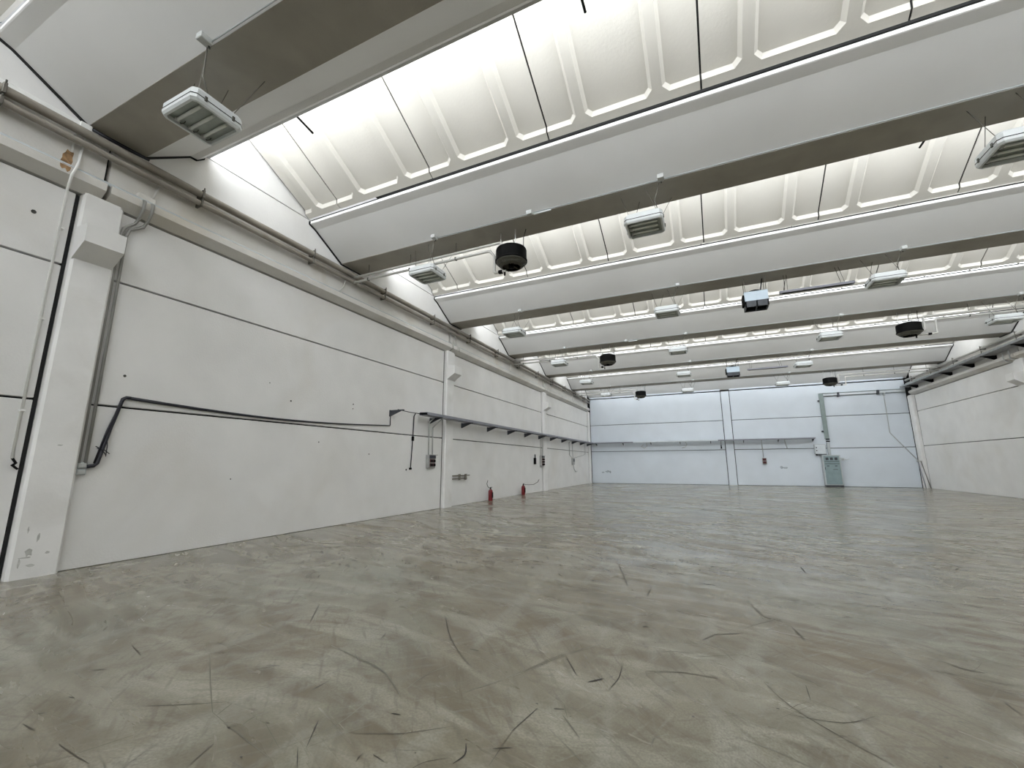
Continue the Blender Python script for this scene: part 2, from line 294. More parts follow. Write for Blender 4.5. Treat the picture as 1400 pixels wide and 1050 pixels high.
fc = thing('concrete_column', 'white column in the middle of the far wall, between two dark joints', 'column', (1.52, YF, 0))
MB().prism([(1.265, YF+.1), (1.265, YF-.05), (1.285, YF-.07), (1.755, YF-.07), (1.775, YF-.05), (1.775, YF+.1)], 'z', 0, 6.55).build('shaft', M['far'], fc)
# ------------------------------------------------------------------ ceiling: roof beams, ribbed panels and shed windows
ce = struct(MB().box((XL-.4, YB-.6, 9.42), (XR+.4, YF+.6, 9.5)).build('ceiling', M['joint']))
BPROF = [(0, .012), (.77, .012), (1.40, .49), (1.52, .50), (1.62, .60), (1.62, .66), (1.45, .66), (.72, .16), (.05, .16), (-.80, .64), (-1.05, .645), (-1.05, .585), (-1.035, .575), (-.87, .515)]
ORD = ['', '', 'nearest', 'second', 'third', 'fourth', 'fifth', 'sixth', 'last']
BLAB = {2: 'thick grey-white roof beam nearest the camera, crossing the top left corner of the photo',
        3: 'second roof beam from the camera, long curved grey face across the upper half',
        4: 'third roof beam from the camera, with a pale blue box heater hung under it',
        5: 'fourth roof beam from the camera, with round black heaters hung under both ends',
        6: 'fifth roof beam from the camera, behind the farther box heater',
        7: 'sixth roof beam from the camera, the last one standing clear of the far wall',
        8: 'last roof beam, lying along the top of the far wall'}
beams = {}
for i, y in enumerate(EXTRA+BY, -3):
    mb = MB()
    mb.prism([(y+a, SOF+b) for a, b in BPROF], 'x', XL+.03, XR-.03)
    t = .022
    shade_prof = [(-.01, -t), (.77+.01, -t), (1.40+.01, .49-t), (1.52, .50-t), (1.62+t, .59), (1.62+t, .66), (1.45, .66), (.72, .16), (.05, .16), (-.80, .64), (-1.05-t, .645), (-1.05-t, .575), (-1.04, .55), (-.885, .495)]
    if i in BLAB:
        beams[i] = tag(mb.build('roof_beam', M['beam'], None, (XL, y, SOF)), BLAB[i], 'beam')
    else:
        mb.build('roof_beam', M['beam'], ce)
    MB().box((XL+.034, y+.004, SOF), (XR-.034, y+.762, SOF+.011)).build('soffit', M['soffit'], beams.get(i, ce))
    for a, b in ((XL+.001, XL+.032), (XR-.032, XR-.001)):      # black strip painting in the shadow of the gap between beam end and wall
        if i in BLAB: MB().prism([(y+u, SOF+v) for u, v in shade_prof], 'x', a, b).build('end_gap_shade', M['joint'], beams[i])
    if i in BLAB: MB().box((XL+.03, y-1.035, SOF+.64), (XR-.03, y-.93, SOF+.685)).build('gap_shade_strip', M['joint'], beams[i])  # black strip painting in the shade of the gap below the roof panels
PW = 2.587; J0 = -7.37
def ribbed_panel(w, L, rec, yl, zl, sl):
    """underside of one precast roof panel: v runs up the slope from (yl, zl); rec = list of (u0, u1, open_left, open_right)"""
    ca, sa = math.cos(sl), math.sin(sl)
    def F(u, v, d): return (u, yl-v*ca+d*sa, zl+v*sa+d*ca)
    mb = MB(); g = .03; h = .085; b = .055; f0, f1 = .135, L-.22; ch = .10
    u0, u1 = g/2, w-g/2
    outer = [(u0, 0), (u1, 0)]; holes = []; inner = []
    left_notch = right_notch = None
    for a, c, ol, orr in rec:
        if ol and orr: continue
        if ol:
            o = [(u0, f0), (c-ch, f0), (c, f0+ch), (c, f1-ch), (c-ch, f1), (u0, f1)]
            n = [(u0, f0+b), (c-ch-b*.4, f0+b), (c-b, f0+ch+b*.4), (c-b, f1-ch-b*.4), (c-ch-b*.4, f1-b), (u0, f1-b)]; left_notch = o
        elif orr:
            o = [(u1, f0), (a+ch, f0), (a, f0+ch), (a, f1-ch), (a+ch, f1), (u1, f1)]
            n = [(u1, f0+b), (a+ch+b*.4, f0+b), (a+b, f0+ch+b*.4), (a+b, f1-ch-b*.4), (a+ch+b*.4, f1-b), (u1, f1-b)]; right_notch = o
        else:
            o = [(a+ch, f0), (c-ch, f0), (c, f0+ch), (c, f1-ch), (c-ch, f1), (a+ch, f1), (a, f1-ch), (a, f0+ch)]
            n = [(a+ch+b*.4, f0+b), (c-ch-b*.4, f0+b), (c-b, f0+ch+b*.4), (c-b, f1-ch-b*.4), (c-ch-b*.4, f1-b), (a+ch+b*.4, f1-b), (a+b, f1-ch-b*.4), (a+b, f0+ch+b*.4)]
            holes.append(o)
        inner.append((o, n, ol or orr))
    per = [(u0, 0), (u1, 0)]
    if right_notch: per += right_notch
    per += [(u1, L), (u0, L)]
    if left_notch: per += left_notch[::-1]
    def G(x, y, z): return F(x, y, z)
    mb.poly(per, holes, 0, G)
    for o, n, opn in inner:
        k = len(o)
        for j in range(k-1 if opn else k):
            mb.quad(F(*o[j], 0), F(*o[(j+1) % k], 0), F(*n[(j+1) % k], h), F(*n[j], h))
        mb.poly(n, (), h, G)
    T = .16
    mb.quad(F(u0, 0, T), F(u1, 0, T), F(u1, L, T), F(u0, L, T))
    mb.quad(F(u0, 0, 0), F(u1, 0, 0), F(u1, 0, T), F(u0, 0, T)); mb.quad(F(u0, L, 0), F(u1, L, 0), F(u1, L, T), F(u0, L, T))
    for u, nt in ((u0, left_notch), (u1, right_notch)):
        if nt:
            mb.quad(F(u, 0, 0), F(u, f0, 0), F(u, f0, T), F(u, 0, T)); mb.quad(F(u, f1, 0), F(u, L, 0), F(u, L, T), F(u, f1, T))
            mb.quad(F(u, f0, 0), F(u, f0+b, h), F(u, f0+b, T), F(u, f0, T)); mb.quad(F(u, f1-b, h), F(u, f1, 0), F(u, f1, T), F(u, f1-b, T))
            mb.quad(F(u, f0+b, h), F(u, f1-b, h), F(u, f1-b, T), F(u, f0+b, T))
        else: mb.quad(F(u, 0, 0), F(u, L, 0), F(u, L, T), F(u, 0, T))
    return mb
SL = math.atan(.53)
full = [(0, .575, True, False), (.735, 1.855, False, False), (2.015, 2.587, False, True)]
ALLB = EXTRA+BY
for i in range(len(ALLB)-1):
    ya, yb = ALLB[i], ALLB[i+1]
    yl, zl = yb-1.10, SOF+.675                 # lower end rests on the lip of the farther beam
    yt = ya+1.70
    L = (yl-yt)/math.cos(SL)+.25
    ridge = zl+(yl-yt)*.53
    first = None
    w0 = J0-XL-.02
    ribbed_panel(w0, L, [(0, .33, True, False), (.47, w0, False, True)], yl, zl, SL).build('roof_panel', M['panel'], ce).location.x += XL+.02
    for k in range(7):
        x = J0+PW*k
        if first is None: first = ribbed_panel(PW, L, full, yl, zl, SL).build('roof_panel', M['panel'], ce); o = first
        else: o = first.copy(); COL.objects.link(o)
        o.location.x = x
    ca, sa = math.cos(SL), math.sin(SL); fil = None
    for k in range(-1, 9):                     # dark strip in the joints between the panels
        x = J0+PW*k if 0 <= k < 8 else (XL+.012 if k < 0 else XR-.012)
        if fil is None:
            f0 = MB().prism([(yl-v*ca+d*sa, zl+v*sa+d*ca) for v, d in ((.0, .03), (.13, .03), (.19, .11), (L, .11), (L, .15), (0, .15))], 'x', -.02, .02); fil = f0.build('joint_strip', M['joint'], ce); q = fil
        else: q = fil.copy(); COL.objects.link(q)
        q.location.x = x
    xe = J0+PW*7; w1 = XR-.02-xe
    ribbed_panel(w1, L, [(0, .575, True, False), (.72, w1, False, True)], yl, zl, SL).build('roof_panel', M['panel'], ce).location.x += xe
    # shed window standing on the rear lip of the nearer beam
    zb = SOF+.66
    win = MB()
    for z in (zb+.025, ridge-.03): win.box((XL+.02, yt-.05, z-.025), (XR-.02, yt+.01, z+.03))
    wn = struct(win.build('window_%d' % (i+1), M['frame'], None, (0, yt, zb)))
    pm = None
    for k in range(16):
        a = XL+.02+k*(XR-XL-.04)/16; b = a+(XR-XL-.04)/16
        if pm is None: pm = MB().box((a+.025, yt-.03, zb+.05), (b-.025, yt-.015, ridge-.06)).build('window_pane', M['pane'], wn, (a, yt, zb)); q = pm
        else: q = pm.copy(); COL.objects.link(q); q.location.x += a-(XL+.02)
    mu = None
    for k in range(17):
        a = XL+.02+k*(XR-XL-.04)/16
        if mu is None: mu = MB().box((a, yt-.05, zb+.05), (a+.05, yt+.01, ridge-.055)).build('mullion', M['frame'], wn, (a, yt, zb)); q = mu
        else: q = mu.copy(); COL.objects.link(q); q.location.x += a-(XL+.02)-(.025 if k < 16 else .05)
# ------------------------------------------------------------------ hanging industrial lamps
def lamp_source():
    t = thing('industrial_lamp', 'x', 'lamp', (0, 0, 0))
    a, b = .345, .315                                   # half sizes in x and y
    def rr(x, y, c): return [(-x+c, -y), (x-c, -y), (x, -y+c), (x, y-c), (x-c, y), (-x+c, y), (-x, y-c), (-x, -y+c)]
    def stack(levels):
        mb = MB(); rings = []
        for x, y, c, z in levels: rings.append([mb.bm.verts.new((p[0], p[1], z)) for p in rr(x, y, c)])
        for A, B in zip(rings, rings[1:]):
            for j in range(8): mb.bm.faces.new((A[j], A[(j+1) % 8], B[(j+1) % 8], B[j]))
        return mb, rings
    mb, R = stack([(a, b, .05, .0), (a, b, .05, .07), (a-.03, b-.03, .05, .115)]); mb.bm.faces.new(R[-1]); mb.bm.faces.new(R[0]); mb.build('housing', M['white'], t)
    mb, R = stack([(a-.045, b-.045, .03, -.03), (a-.045, b-.045, .03, -.085), (a-.015, b-.015, .05, -.085), (a+.004, b+.004, .05, -.055), (a+.004, b+.004, .05, -.014), (a-.045, b-.045, .03, -.014)])
    mb.build('diffuser_frame', M['white'], t)
    mb, R = stack([(a+.006, b+.006, .05, -.013), (a+.006, b+.006, .05, -.001)]); mb.build('gasket', M['black'], t)
    MB().box((-a+.04, -b+.04, -.035), (a-.04, b-.04, -.028)).build('reflector', M['lampin'], t)
    for y in (-.16, 0, .16):
        tb = MB().tube([(-.24, y, -.055), (.24, y, -.055)], .021, 10).build('lamp_tube', M['tube'], t)
        MB().box((-.275, y-.03, -.075), (-.235, y+.03, -.034), .005).build('tube_holder', M['jbox'], tb)
        MB().tube([(-.27, y+.03, -.05), (-.285, y+.055, -.06), (-.24, y+.07, -.06), (-.2, y+.065, -.05)], .006, 6).build('lead', M['clip'], tb)
    for x in (-1, 1):
        for y in (-.17, .17):
            MB().box((x*(a+.002), y-.016, -.035), (x*(a+.02), y+.016, .03), .004).build('clip', M['clip'], t)
    return t
LAMPS = [(-5.67, 2.72, 5.94, 2, 'white square lamp nearest the camera, top left, its bare tubes showing'),
 (-5.77, 7.85, 5.96, 3, 'square lamp beside the left end pipes of the second roof beam'),
 (-.73, 7.85, 5.99, 3, 'square lamp under the middle of the second roof beam, right of the nearest black heater'),
 (4.42, 7.85, 5.92, 3, 'big square lamp cut off by the right photo edge'),
 (-5.86, 13.15, 6.03, 4, 'lamp at the left end of the third roof beam'),
 (-.75, 13.15, 6.00, 4, 'lamp on the third roof beam just left of the nearer pale blue box heater'),
 (4.50, 13.15, 6.04, 4, 'lamp on the third roof beam right of the long grey batten'),
 (-5.90, 18.4, 6.06, 5, 'lamp on the fourth roof beam left of its left black heater'),
 (-.74, 18.4, 6.07, 5, 'lamp at the middle of the fourth roof beam'),
 (4.44, 18.4, 6.01, 5, 'lamp on the fourth roof beam left of its right black heater'),
 (9.07, 18.4, 5.98, 5, 'lamp on the fourth roof beam near the right wall, right of the black heater'),
 (-5.99, 23.7, 6.10, 6, 'lamp at the left end of the fifth roof beam'),
 (-.76, 23.7, 6.09, 6, 'lamp on the fifth roof beam left of the farther box heater'),
 (4.54, 23.7, 6.08, 6, 'lamp on the fifth roof beam right of the farther grey batten'),
 (-6.00, 29.1, 6.16, 7, 'small farthest lamp at the left end of the sixth roof beam'),
 (-.79, 29.1, 6.08, 7, 'small far lamp on the sixth roof beam, over the left half of the far wall'),
 (4.43, 29.1, 6.09, 7, 'small far lamp on the sixth roof beam, left of the farthest right heater')]
src = lamp_source(); lamp_objs = []
for k, (x, y, z, bi, lab) in enumerate(LAMPS):
    t = src if k == 0 else copy_tree(src); lamp_objs.append(t)
for t, (x, y, z, bi, lab) in zip(lamp_objs, LAMPS):
    t.location = (x, y, z); tag(t, lab+'' , 'lamp', 'square industrial ceiling lamps')
    yb = BY[bi]; top = SOF-z
    bx = x+.34 if k else x
    ups = [((-.25, -.12, .11), (-.42, .04, top)), ((.25, -.22, .11), (.05, -.10, top)), ((.25, .2, .11), (.50, .42, top)), ((-.25, .2, .11), (-.10, .30, top))]
    O = V(x, y, z)
    for p, q in ups: MB().tube([V(*p)+O, V(*q)+O], .005, 5).build('suspension_wire', M['wire'], t)
    MB().tube([V(.28, -.1, .10)+O, V(.22, -.18, top*.5)+O, V(.33, yb-y-.03, top-.02)+O], .008, 5).build('power_cable', M['wire'], t)
# junction boxes on the front edge of the beams, above each lamp
for x, y, z, bi, lab in LAMPS:
    yb = BY[bi]; bx = x+.36
    rank = sorted(l[0] for l in LAMPS if l[3] == bi); n = len(rank); r = rank.index(x)
    pos = 'above its only lamp' if n == 1 else ['above its leftmost lamp', 'above its middle lamp' if n == 3 else 'above its second lamp', 'above its rightmost lamp' if n == 3 else 'above its third lamp', 'above its fourth lamp'][r]
    b = thing('junction_box', 'small grey box on the front edge of the %s roof beam %s' % (ORD[bi], pos), 'box', (bx, yb-.03, SOF))
    MB().box((bx-.055, yb-.16, SOF-.035), (bx+.055, yb-.015, SOF+.05), .008).build('casing', M['jbox'], b)
    MB().tube([(bx, yb-.03, SOF-.033), (bx, yb-.02, SOF-.06)], .014, 8).build('cable_gland', M['clip'], b)
# nearest beam: conduit; others: tube added in place of a pale edge line
for bi, (xa, xb) in {2: (-5.3, XR-.3), 3: (-5.4, XR-.3), 4: (-5.4, XR-.3), 5: (-5.4, XR-.3), 6: (-5.4, XR-.3), 7: (-5.4, XR-.3)}.items():
    y = BY[bi]-.03
    c = tag(MB().tube([(xa, y, SOF+.012), (xb, y, SOF+.010)], .009, 6).build('edge_line', M['cabframe'], None, (xa, y, SOF)), 'thin pale line along the front edge of the %s roof beam' % ORD[bi], 'cable')
# white strips (bare reflector battens) fixed by the boxes on some beams
for x0, bi, lab in ((-2.93, 3, 'short white batten on the second roof beam edge, above the nearest black heater'), (-2.7, 5, 'short white batten on the fourth roof beam edge, near the left black heater')):
    yb = BY[bi]
    b = thing('batten_light', lab, 'lamp', (x0, yb, SOF))
    MB().box((x0-.15, yb-.1, SOF-.03), (x0-.03, yb-.01, SOF+.06), .006).build('casing', M['jbox'], b)
    MB().tube([(x0, yb-.03, SOF-.025), (x0+.38, yb-.03, SOF-.025)], .018, 8).build('tube', M['white'], b)
# ------------------------------------------------------------------ round black unit heaters with their water pipes
def heater(x, y, z, sgn, bi, lab, plab, xw):
    t = thing('unit_heater', lab, 'heater', (x, y, z), 'round black hanging heaters')
    MB().lathe([(.02, .22), (.28, .22), (.335, .195), (.345, .17), (.345, -.06), (.36, -.07), (.36, -.10), (.345, -.105), (.33, -.08), (.32, .13), (.02, .13)], (x, y, z), 36).build('casing', M['black'], t)
    MB().lathe([(.338, -.10), (.338, -.125), (.29, -.165), (.285, -.18), (.27, -.17), (.315, -.12)], (x, y, z), 36).build('outlet_ring', M['rim'], t)
    MB().lathe([(.27, -.175), (.268, -.195), (.215, -.228), (.20, -.228), (.195, -.215), (.245, -.17)], (x, y, z), 36).build('inner_ring', M['rim'], t)
    fan = MB().lathe([(.002, -.26), (.05, -.25), (.065, -.23), (.065, -.12), (.002, -.12)], (x, y, z), 16).build('fan_motor', M['black'], t)
    for k in range(5):
        a = 2*PI*k/5+.3; ca, sa = math.cos(a), math.sin(a)
        pts = [(r*ca-q*sa, r*sa+q*ca, zz) for r, q, zz in ((.05, -.04, -.17), (.24, -.09, -.18), (.24, .08, -.12), (.05, .04, -.12))]
        mb = MB(); top = [V(*p)+V(x, y, z) for p in pts]; bot = [p-V(0, 0, .008) for p in top]
        mb.quad(*top); mb.quad(*bot)
        for j in range(4): mb.quad(top[j], top[(j+1) % 4], bot[(j+1) % 4], bot[j])
        mb.build('fan_blade', M['rim'], fan)
    for k in range(3):
        a = 2*PI*k/3+.2
        MB().tube([(x+.33*math.cos(a), y+.33*math.sin(a), z-.14), (x+.20*math.cos(a), y+.20*math.sin(a), z-.235)], .008, 6).build('guard_bar', M['rim'], t)
    for dx, dy in ((-.26, .0), (.11, -.02)):
        MB().tube([(x+dx, y+dy, z+.21), (x+dx, y+dy, SOF)], .011, 6).build('hanger_rod', M['white_pipe'], t)
    MB().tube([(x+.30, y+.0, z+.19), (x+.29, y+.03, z+.45), (x+.33, y+.08, SOF+.0)], .009, 6).build('power_cable', M['blackrub'], t)
    # water pipes run along the beam from the wall
    zu, zl = SOF-.265, SOF-.407; yu, yl = y-.05, y-.05; r = .032
    d = -sgn                                            # towards the wall
    u = thing('water_pipe', 'upper pipe '+plab, 'pipe', (xw, yu, zu), 'heater water pipes')
    if sgn > 0: pu = [(xw, yu, zu), (x+d*.27, yu, zu), (x+d*.23, yu, zu-.015), (x+d*.215, yu, zu-.06), (x+d*.215, yu, z+.20)]
    else: pu = [(xw, yu, zu), (x+d*.45, yu, zu), (x+d*.41, yu, zu-.015), (x+d*.40, yu, zu-.06), (x+d*.40, yu, z-.06), (x+d*.37, yu, z-.10), (x+d*.2, yu, z-.10)]
    MB().tube(pu, r, 10).build('run', M['pipe_grey'], u)
    l = thing('water_pipe', 'lower pipe '+plab, 'pipe', (xw, yl, zl), 'heater water pipes')
    if sgn > 0: pl = [(xw, yl, zl), (x+d*.56, yl, zl), (x+d*.51, yl, zl-.02), (x+d*.42, yl, zl-.13), (x+d*.40, yl, zl-.17), (x+d*.40, yl, z-.27), (x+d*.37, yl, z-.31), (x+d*.12, yl, z-.31)]; vx = .24
    else: pl = [(xw, yl, zl), (x+d*.76, yl, zl), (x+d*.72, yl, zl-.01), (x+d*.705, yl, zl-.05), (x+d*.705, yl, z-.19), (x+d*.67, yl, z-.23), (x+d*.2, yl, z-.23)]; vx = .5
    MB().tube(pl, r, 10).build('run', M['pipe_grey'], l)
    zz = pl[-1][2]
    MB().box((x+d*vx-.05, yl-.04, zz-.035), (x+d*vx+.05, yl+.04, zz+.035), .008).build('valve', M['black'], l)
    MB().tube([(x+d*.14, yl, zz-.10), (x+d*.14, yl, zz+.05)], .022, 8).build('drain_cock', M['black'], l)
    n = 0; xx = xw+sgn*.5
    while n < 5 and abs(xx-x) > .9:
        MB().tube([(xx, yu, zu-r-.004), (xx, yu, SOF)], .008, 6).build('hanger', M['clip'], u)
        MB().box((xx-.018, yl-r-.006, zl-r-.006), (xx+.018, yl+r+.006, zl+r+.006), .004).build('pipe_clip', M['clip'], l)
        xx += sgn*1.35; n += 1
heater(-3.65, 8.05, 6.02, 1, 3, 'nearest black round heater, hanging under the second roof beam', 'from the left wall to the nearest black heater', -8.28)
heater(-3.70, 18.6, 6.04, 1, 5, 'black round heater under the left half of the fourth roof beam', 'from the left wall to the heater under the fourth beam', -8.28)
heater(-3.73, 29.3, 6.06, 1, 7, 'farthest left black round heater, just above the far wall top', 'from the left wall to the farthest left heater', -8.28)
heater(6.77, 18.6, 6.02, -1, 5, 'black round heater under the right half of the fourth roof beam', 'from the right wall to the heater under the fourth beam', 11.55)
heater(6.79, 29.3, 6.06, -1, 7, 'farthest right black round heater, above the tall vertical cable tray', 'from the right wall to the farthest right heater', 11.55)
# ------------------------------------------------------------------ pale blue box heaters and long grey battens
def box_heater(x, y, z, lab):
    t = thing('box_heater', lab, 'heater', (x, y, z))
    w, d = .29, .24
    MB().prism([(y-d, z-.06), (y-d, z+.20), (y-d+.05, z+.235), (y+d-.05, z+.235), (y+d, z+.20), (y+d, z-.06)], 'x', x-w, x+w).build('casing', M['blue'], t)
    fr = MB()
    for a, b, c, e in ((-w, -w+.03, -d, d), (w-.03, w, -d, d), (-w, w, -d, -d+.03), (-w, w, d-.03, d), (-.015, .015, -d, d)): fr.box((x+a, y+c, z-.235), (x+b, y+e, z-.06))
    fr.build('louvre_frame', M['dark'], t)
    for k in range(6):
        yy = y-d+.06+k*.07
        MB().box((x-w+.03, yy-.004, z-.20), (x+w-.03, yy+.004, z-.10), 0, Matrix.Rotation(.6, 4, 'X'), V(x, yy, z-.15)).build('louvre', M['black'], t)
    MB().box((x-w-.05, y-d+.06, z-.12), (x-w, y+d-.06, z+.16), .01).build('side_cover', M['black'], t)
    MB().lathe([(.002, .235), (.20, .235), (.18, .275), (.08, .30), (.06, .325), (.002, .33)], (x, y, z), 24).build('fan_motor', M['black'], t)
    for dx in (-w+.03, w-.03):
        for dy in (-d+.05, d-.05): MB().tube([(x+dx, y+dy, z+.23), (x+dx, y+dy, SOF)], .008, 6).build('hanger_rod', M['wire'], t)
    MB().tube([(x+.14, y, z+.25), (x+.17, y, z+.42), (x+.22, y+.03, SOF)], .016, 6).build('power_cable', M['blackrub'], t)
box_heater(1.63, 13.35, 6.04, 'nearer pale blue box heater with dark louvres below, under the third roof beam')
box_heater(1.56, 23.9, 6.06, 'farther small pale box heater hanging under the fifth roof beam')
for x0, x1, y, z, lab in ((2.23, 3.93, 13.35, 6.19, 'nearer long grey batten hanging right of the nearer pale blue heater'), (2.2, 3.95, 23.9, 6.13, 'farther long grey batten hanging right of the farther box heater')):
    t = thing('hanging_batten', lab, 'lamp', (x0, y, z))
    MB().prism([(y-.08, z-.05), (y+.08, z-.05), (y+.05, z+.02), (y-.05, z+.02)], 'x', x0, x1).build('reflector', M['tray'], t)
    MB().tube([(x0+.06, y, z-.058), (x1-.06, y, z-.058)], .018, 8).build('tube', M['rim'], t)
    for dx in (.13, .2, 1.42, 1.5): MB().tube([(x0+dx, y, z+.02), (x0+dx+(.02 if dx < 1 else -.08), y+.05, SOF)], .006, 5).build('suspension_wire', M['wire'], t)
# ------------------------------------------------------------------ window opener rods
for k, (x, bi, lab) in enumerate(((-6.17, 2, 'black window opener rod behind the nearest beam, top left'), (-1.04, 2, 'black window opener rod at the top centre of the photo'), (4.33, 3, 'short black window opener rod behind the second beam, right'))):
    y = BY[bi]+1.66; e = .62 if bi == 2 else .75
    t = thing('opener_rod', lab, 'rod', (x, y, 7.6))
    MB().tube([(x, y, 7.6), (x-.10 if k == 0 else x, y+e, 7.6)], .019, 8).build('rod', M['black'], t)
    MB().box((x-.03, y+.02, 7.565), (x+.03, y+.15, 7.635), .006).build('bracket', M['black'], t)
# ------------------------------------------------------------------ left wall: heating pipes, conduits, trunking
def wall_pipe(X, s, z, r, lab, ys, m='pipe', ya=YB+.05, yb=YF-.1):
    t = thing('heating_pipe', lab, 'pipe', (X+s*.13, ya, z))
    MB().tube([(X+s*.13, ya, z), (X+s*.13, yb, z)], r, 14).build('run', M[m], t)
    for y in ys:
        MB().box((X+s*.005, y-.02, z-r-.012), (X+s*(.14+r), y+.02, z+r+.012), .006).build('pipe_clamp', M['wire'], t)
        MB().tube([(X+s*(.13+r), y, z+r), (X+s*(.13+r), y, z+r+.05)], .012, 6).build('clamp_bolt', M['clip'], t)
CY = [-3.6, -1.0, 1.62, 4.15, 6.67, 9.2, 11.7, 14.2, 16.7, 19.2, 21.8, 24.3, 26.8, 29.3, 31.8]
wall_pipe(XL, 1, 6.485, .068, 'thick upper brown-grey heating pipe along the top of the left wall', CY)
wall_pipe(XL, 1, 6.305, .052, 'thinner lower brown-grey heating pipe along the top of the left wall', CY)
wall_pipe(XR, -1, 6.50, .065, 'upper heating pipe along the top of the right wall', [18, 20.5, 23, 25.4, 27.8, 30.2, 32.6], 'pipe_grey', 14)
wall_pipe(XR, -1, 6.29, .05, 'lower heating pipe along the top of the right wall', [18, 20.5, 23, 25.4, 27.8, 30.2, 32.6], 'pipe_grey', 14)
t = thing('cable_duct', 'white square plastic duct above the pipes, ending under the nearest beam', 'duct', (XL, 2.5, 6.65))
MB().box((XL+.0, -3, 6.595), (XL+.055, 2.50, 6.675), .005).build('duct', M['white_pipe'], t)
MB().box((XL+.0, 2.42, 6.56), (XL+.075, 2.56, 6.685), .006).build('end_box', M['white_pipe'], t)
tag(MB().tube([(XL+.10, 2.56, 6.62), (XL+.10, 2.9, 6.60), (XL+.10, 3.3, 6.62)], .022, 8).build('black_cable', M['blackrub'], None, (XL, 2.56, 6.62)), 'short black cable running from the white duct end under the nearest beam', 'cable')
t = thing('white_conduit', 'thin white conduit dropping down the wall left of the nearest column', 'conduit', (XL, 2.46, 1.5))
MB().tube([(XL+.05, 2.50, 6.58), (XL+.05, 2.49, 6.0), (XL+.215, 2.43, 5.83), (XL+.215, 2.40, 5.68), (XL+.06, 2.43, 5.52), (XL+.04, 2.455, 1.56)], .016, 8).build('run', M['white_pipe'], t)
MB().tube([(XL+.04, 2.455, 1.57), (XL+.04, 2.50, 1.50), (XL+.05, 2.47, 1.47), (XL+.03, 2.53, 1.42)], .014, 6).build('cut_cable', M['black'], t)
for z in (4.9, 3.5, 2.2): MB().box((XL+.0, 2.43, z-.012), (XL+.065, 2.485, z+.012), .003).build('clip', M['white_pipe'], t)
tag(MB().tube([(XL+.04, 2.40, 6.58), (XL+.04, 2.395, 6.22), (XL+.045, 2.40, 6.13)], .014, 6).build('cable_stub', M['white_pipe'], None, (XL, 2.4, 6.1)), 'short white cable stub above the orange rust stain', 'cable')
# rust stain on the edge beam
mb = MB(); out = [(2.345, 6.13), (2.375, 6.155), (2.41, 6.15), (2.43, 6.12), (2.436, 5.99), (2.432, 5.87), (2.437, 5.905-.015), (2.335, 5.895), (2.325, 5.92), (2.332, 6.02)]
out = [(2.345, 6.10), (2.362, 6.165), (2.395, 6.14), (2.41, 6.18), (2.438, 6.14), (2.430, 6.06), (2.442, 6.0), (2.432, 5.95), (2.438, 5.905), (2.318, 5.905), (2.312, 5.95), (2.325, 6.0), (2.322, 6.06)]
mb.prism([(y, z) for y, z in out], 'x', XL+.001, XL+.004); mb.prism([(2.27, 5.815), (2.39, 5.815), (2.385, 5.76), (2.36, 5.72), (2.33, 5.77), (2.30, 5.74), (2.275, 5.77)], 'x', XL+.171, XL+.173); mb.prism([(XL+.003, 5.903), (XL+.157, 5.838), (XL+.157, 5.842), (XL+.003, 5.907)], 'y', 2.30, 2.41); rs = mb.build('rust_stain', M['rust'], None, (XL, 2.38, 6.0)); tag(rs, 'orange-brown rust stain running down the edge beam at upper left', 'stain')
# two grey conduits beside the nearest column, with sockets at the bottom
t = thing('grey_conduit', 'pair of grey conduits running down beside the nearest column', 'conduit', (XL, 3.15, 1.5))
for y, ytop, ex in ((3.125, 3.30, 0), (3.20, 3.42, .1)):
    MB().tube([(XL+.05, y, 1.50), (XL+.05, y, 5.15), (XL+.05, y+.03, 5.28), (XL+.05, ytop-.02, 5.42), (XL+.10, ytop, 5.50), (XL+.205, ytop, 5.66), (XL+.205, ytop, 5.80), (XL+.06, ytop+.02, 5.88)], .022, 8).build('pipe', M['conduit'], t)
MB().box((XL, 3.24, 5.86), (XL+.09, 3.50, 5.98), .01).build('junction_box', M['edge'], t)
MB().tube([(XL+.05, 3.46, 5.97), (XL+.05, 3.52, 6.26)], .018, 8).build('upper_pipe', M['pipe_grey'], t)
t = thing('wall_socket', 'pair of pale grey wall sockets beside the nearest column, under the grey conduits', 'socket', (XL, 3.17, 1.43))
for z in (1.47, 1.37):
    MB().box((XL+.0, 3.11, z-.042), (XL+.065, 3.225, z+.042), .008).build('socket_box', M['cabframe'], t)
    MB().box((XL+.064, 3.125, z-.03), (XL+.072, 3.21, z+.03), .003).build('cover', M['jbox'], t)
# black cable bundle crossing the wall
t = thing('cable_bundle', 'black cable bundle rising from the sockets and sagging along the left wall', 'cable', (XL, 3.3, 1.45))
path = [(XL+.05, 3.22, 1.45), (XL+.05, 3.30, 1.46), (XL+.04, 3.34, 1.50), (XL+.04, 3.43, 2.05), (XL+.04, 3.52, 2.50), (XL+.045, 3.56, 2.53), (XL+.04, 3.62, 2.53)]
MB().tube(path, .026, 8).build('thick_cable', M['blackrub'], t)
run = [(XL+.04, 3.58, 2.53)]
for k in range(1, 13):
    f = k/12; y = 3.58+(9.86-3.58)*f
    run.append((XL+.03, y, 2.53-.13*math.sin(PI*min(1, f*1.0))**1.0*(1-.25*f)+.06*f))
MB().tube(run, [.026-.012*k/12 for k in range(13)], 8).build('sagging_cable', M['blackrub'], t)
MB().tube([(XL+.05, 3.30, 1.5), (XL+.07, 3.38, 2.0), (XL+.06, 3.5, 2.45)], .012, 6).build('loose_cable', M['blackrub'], t)
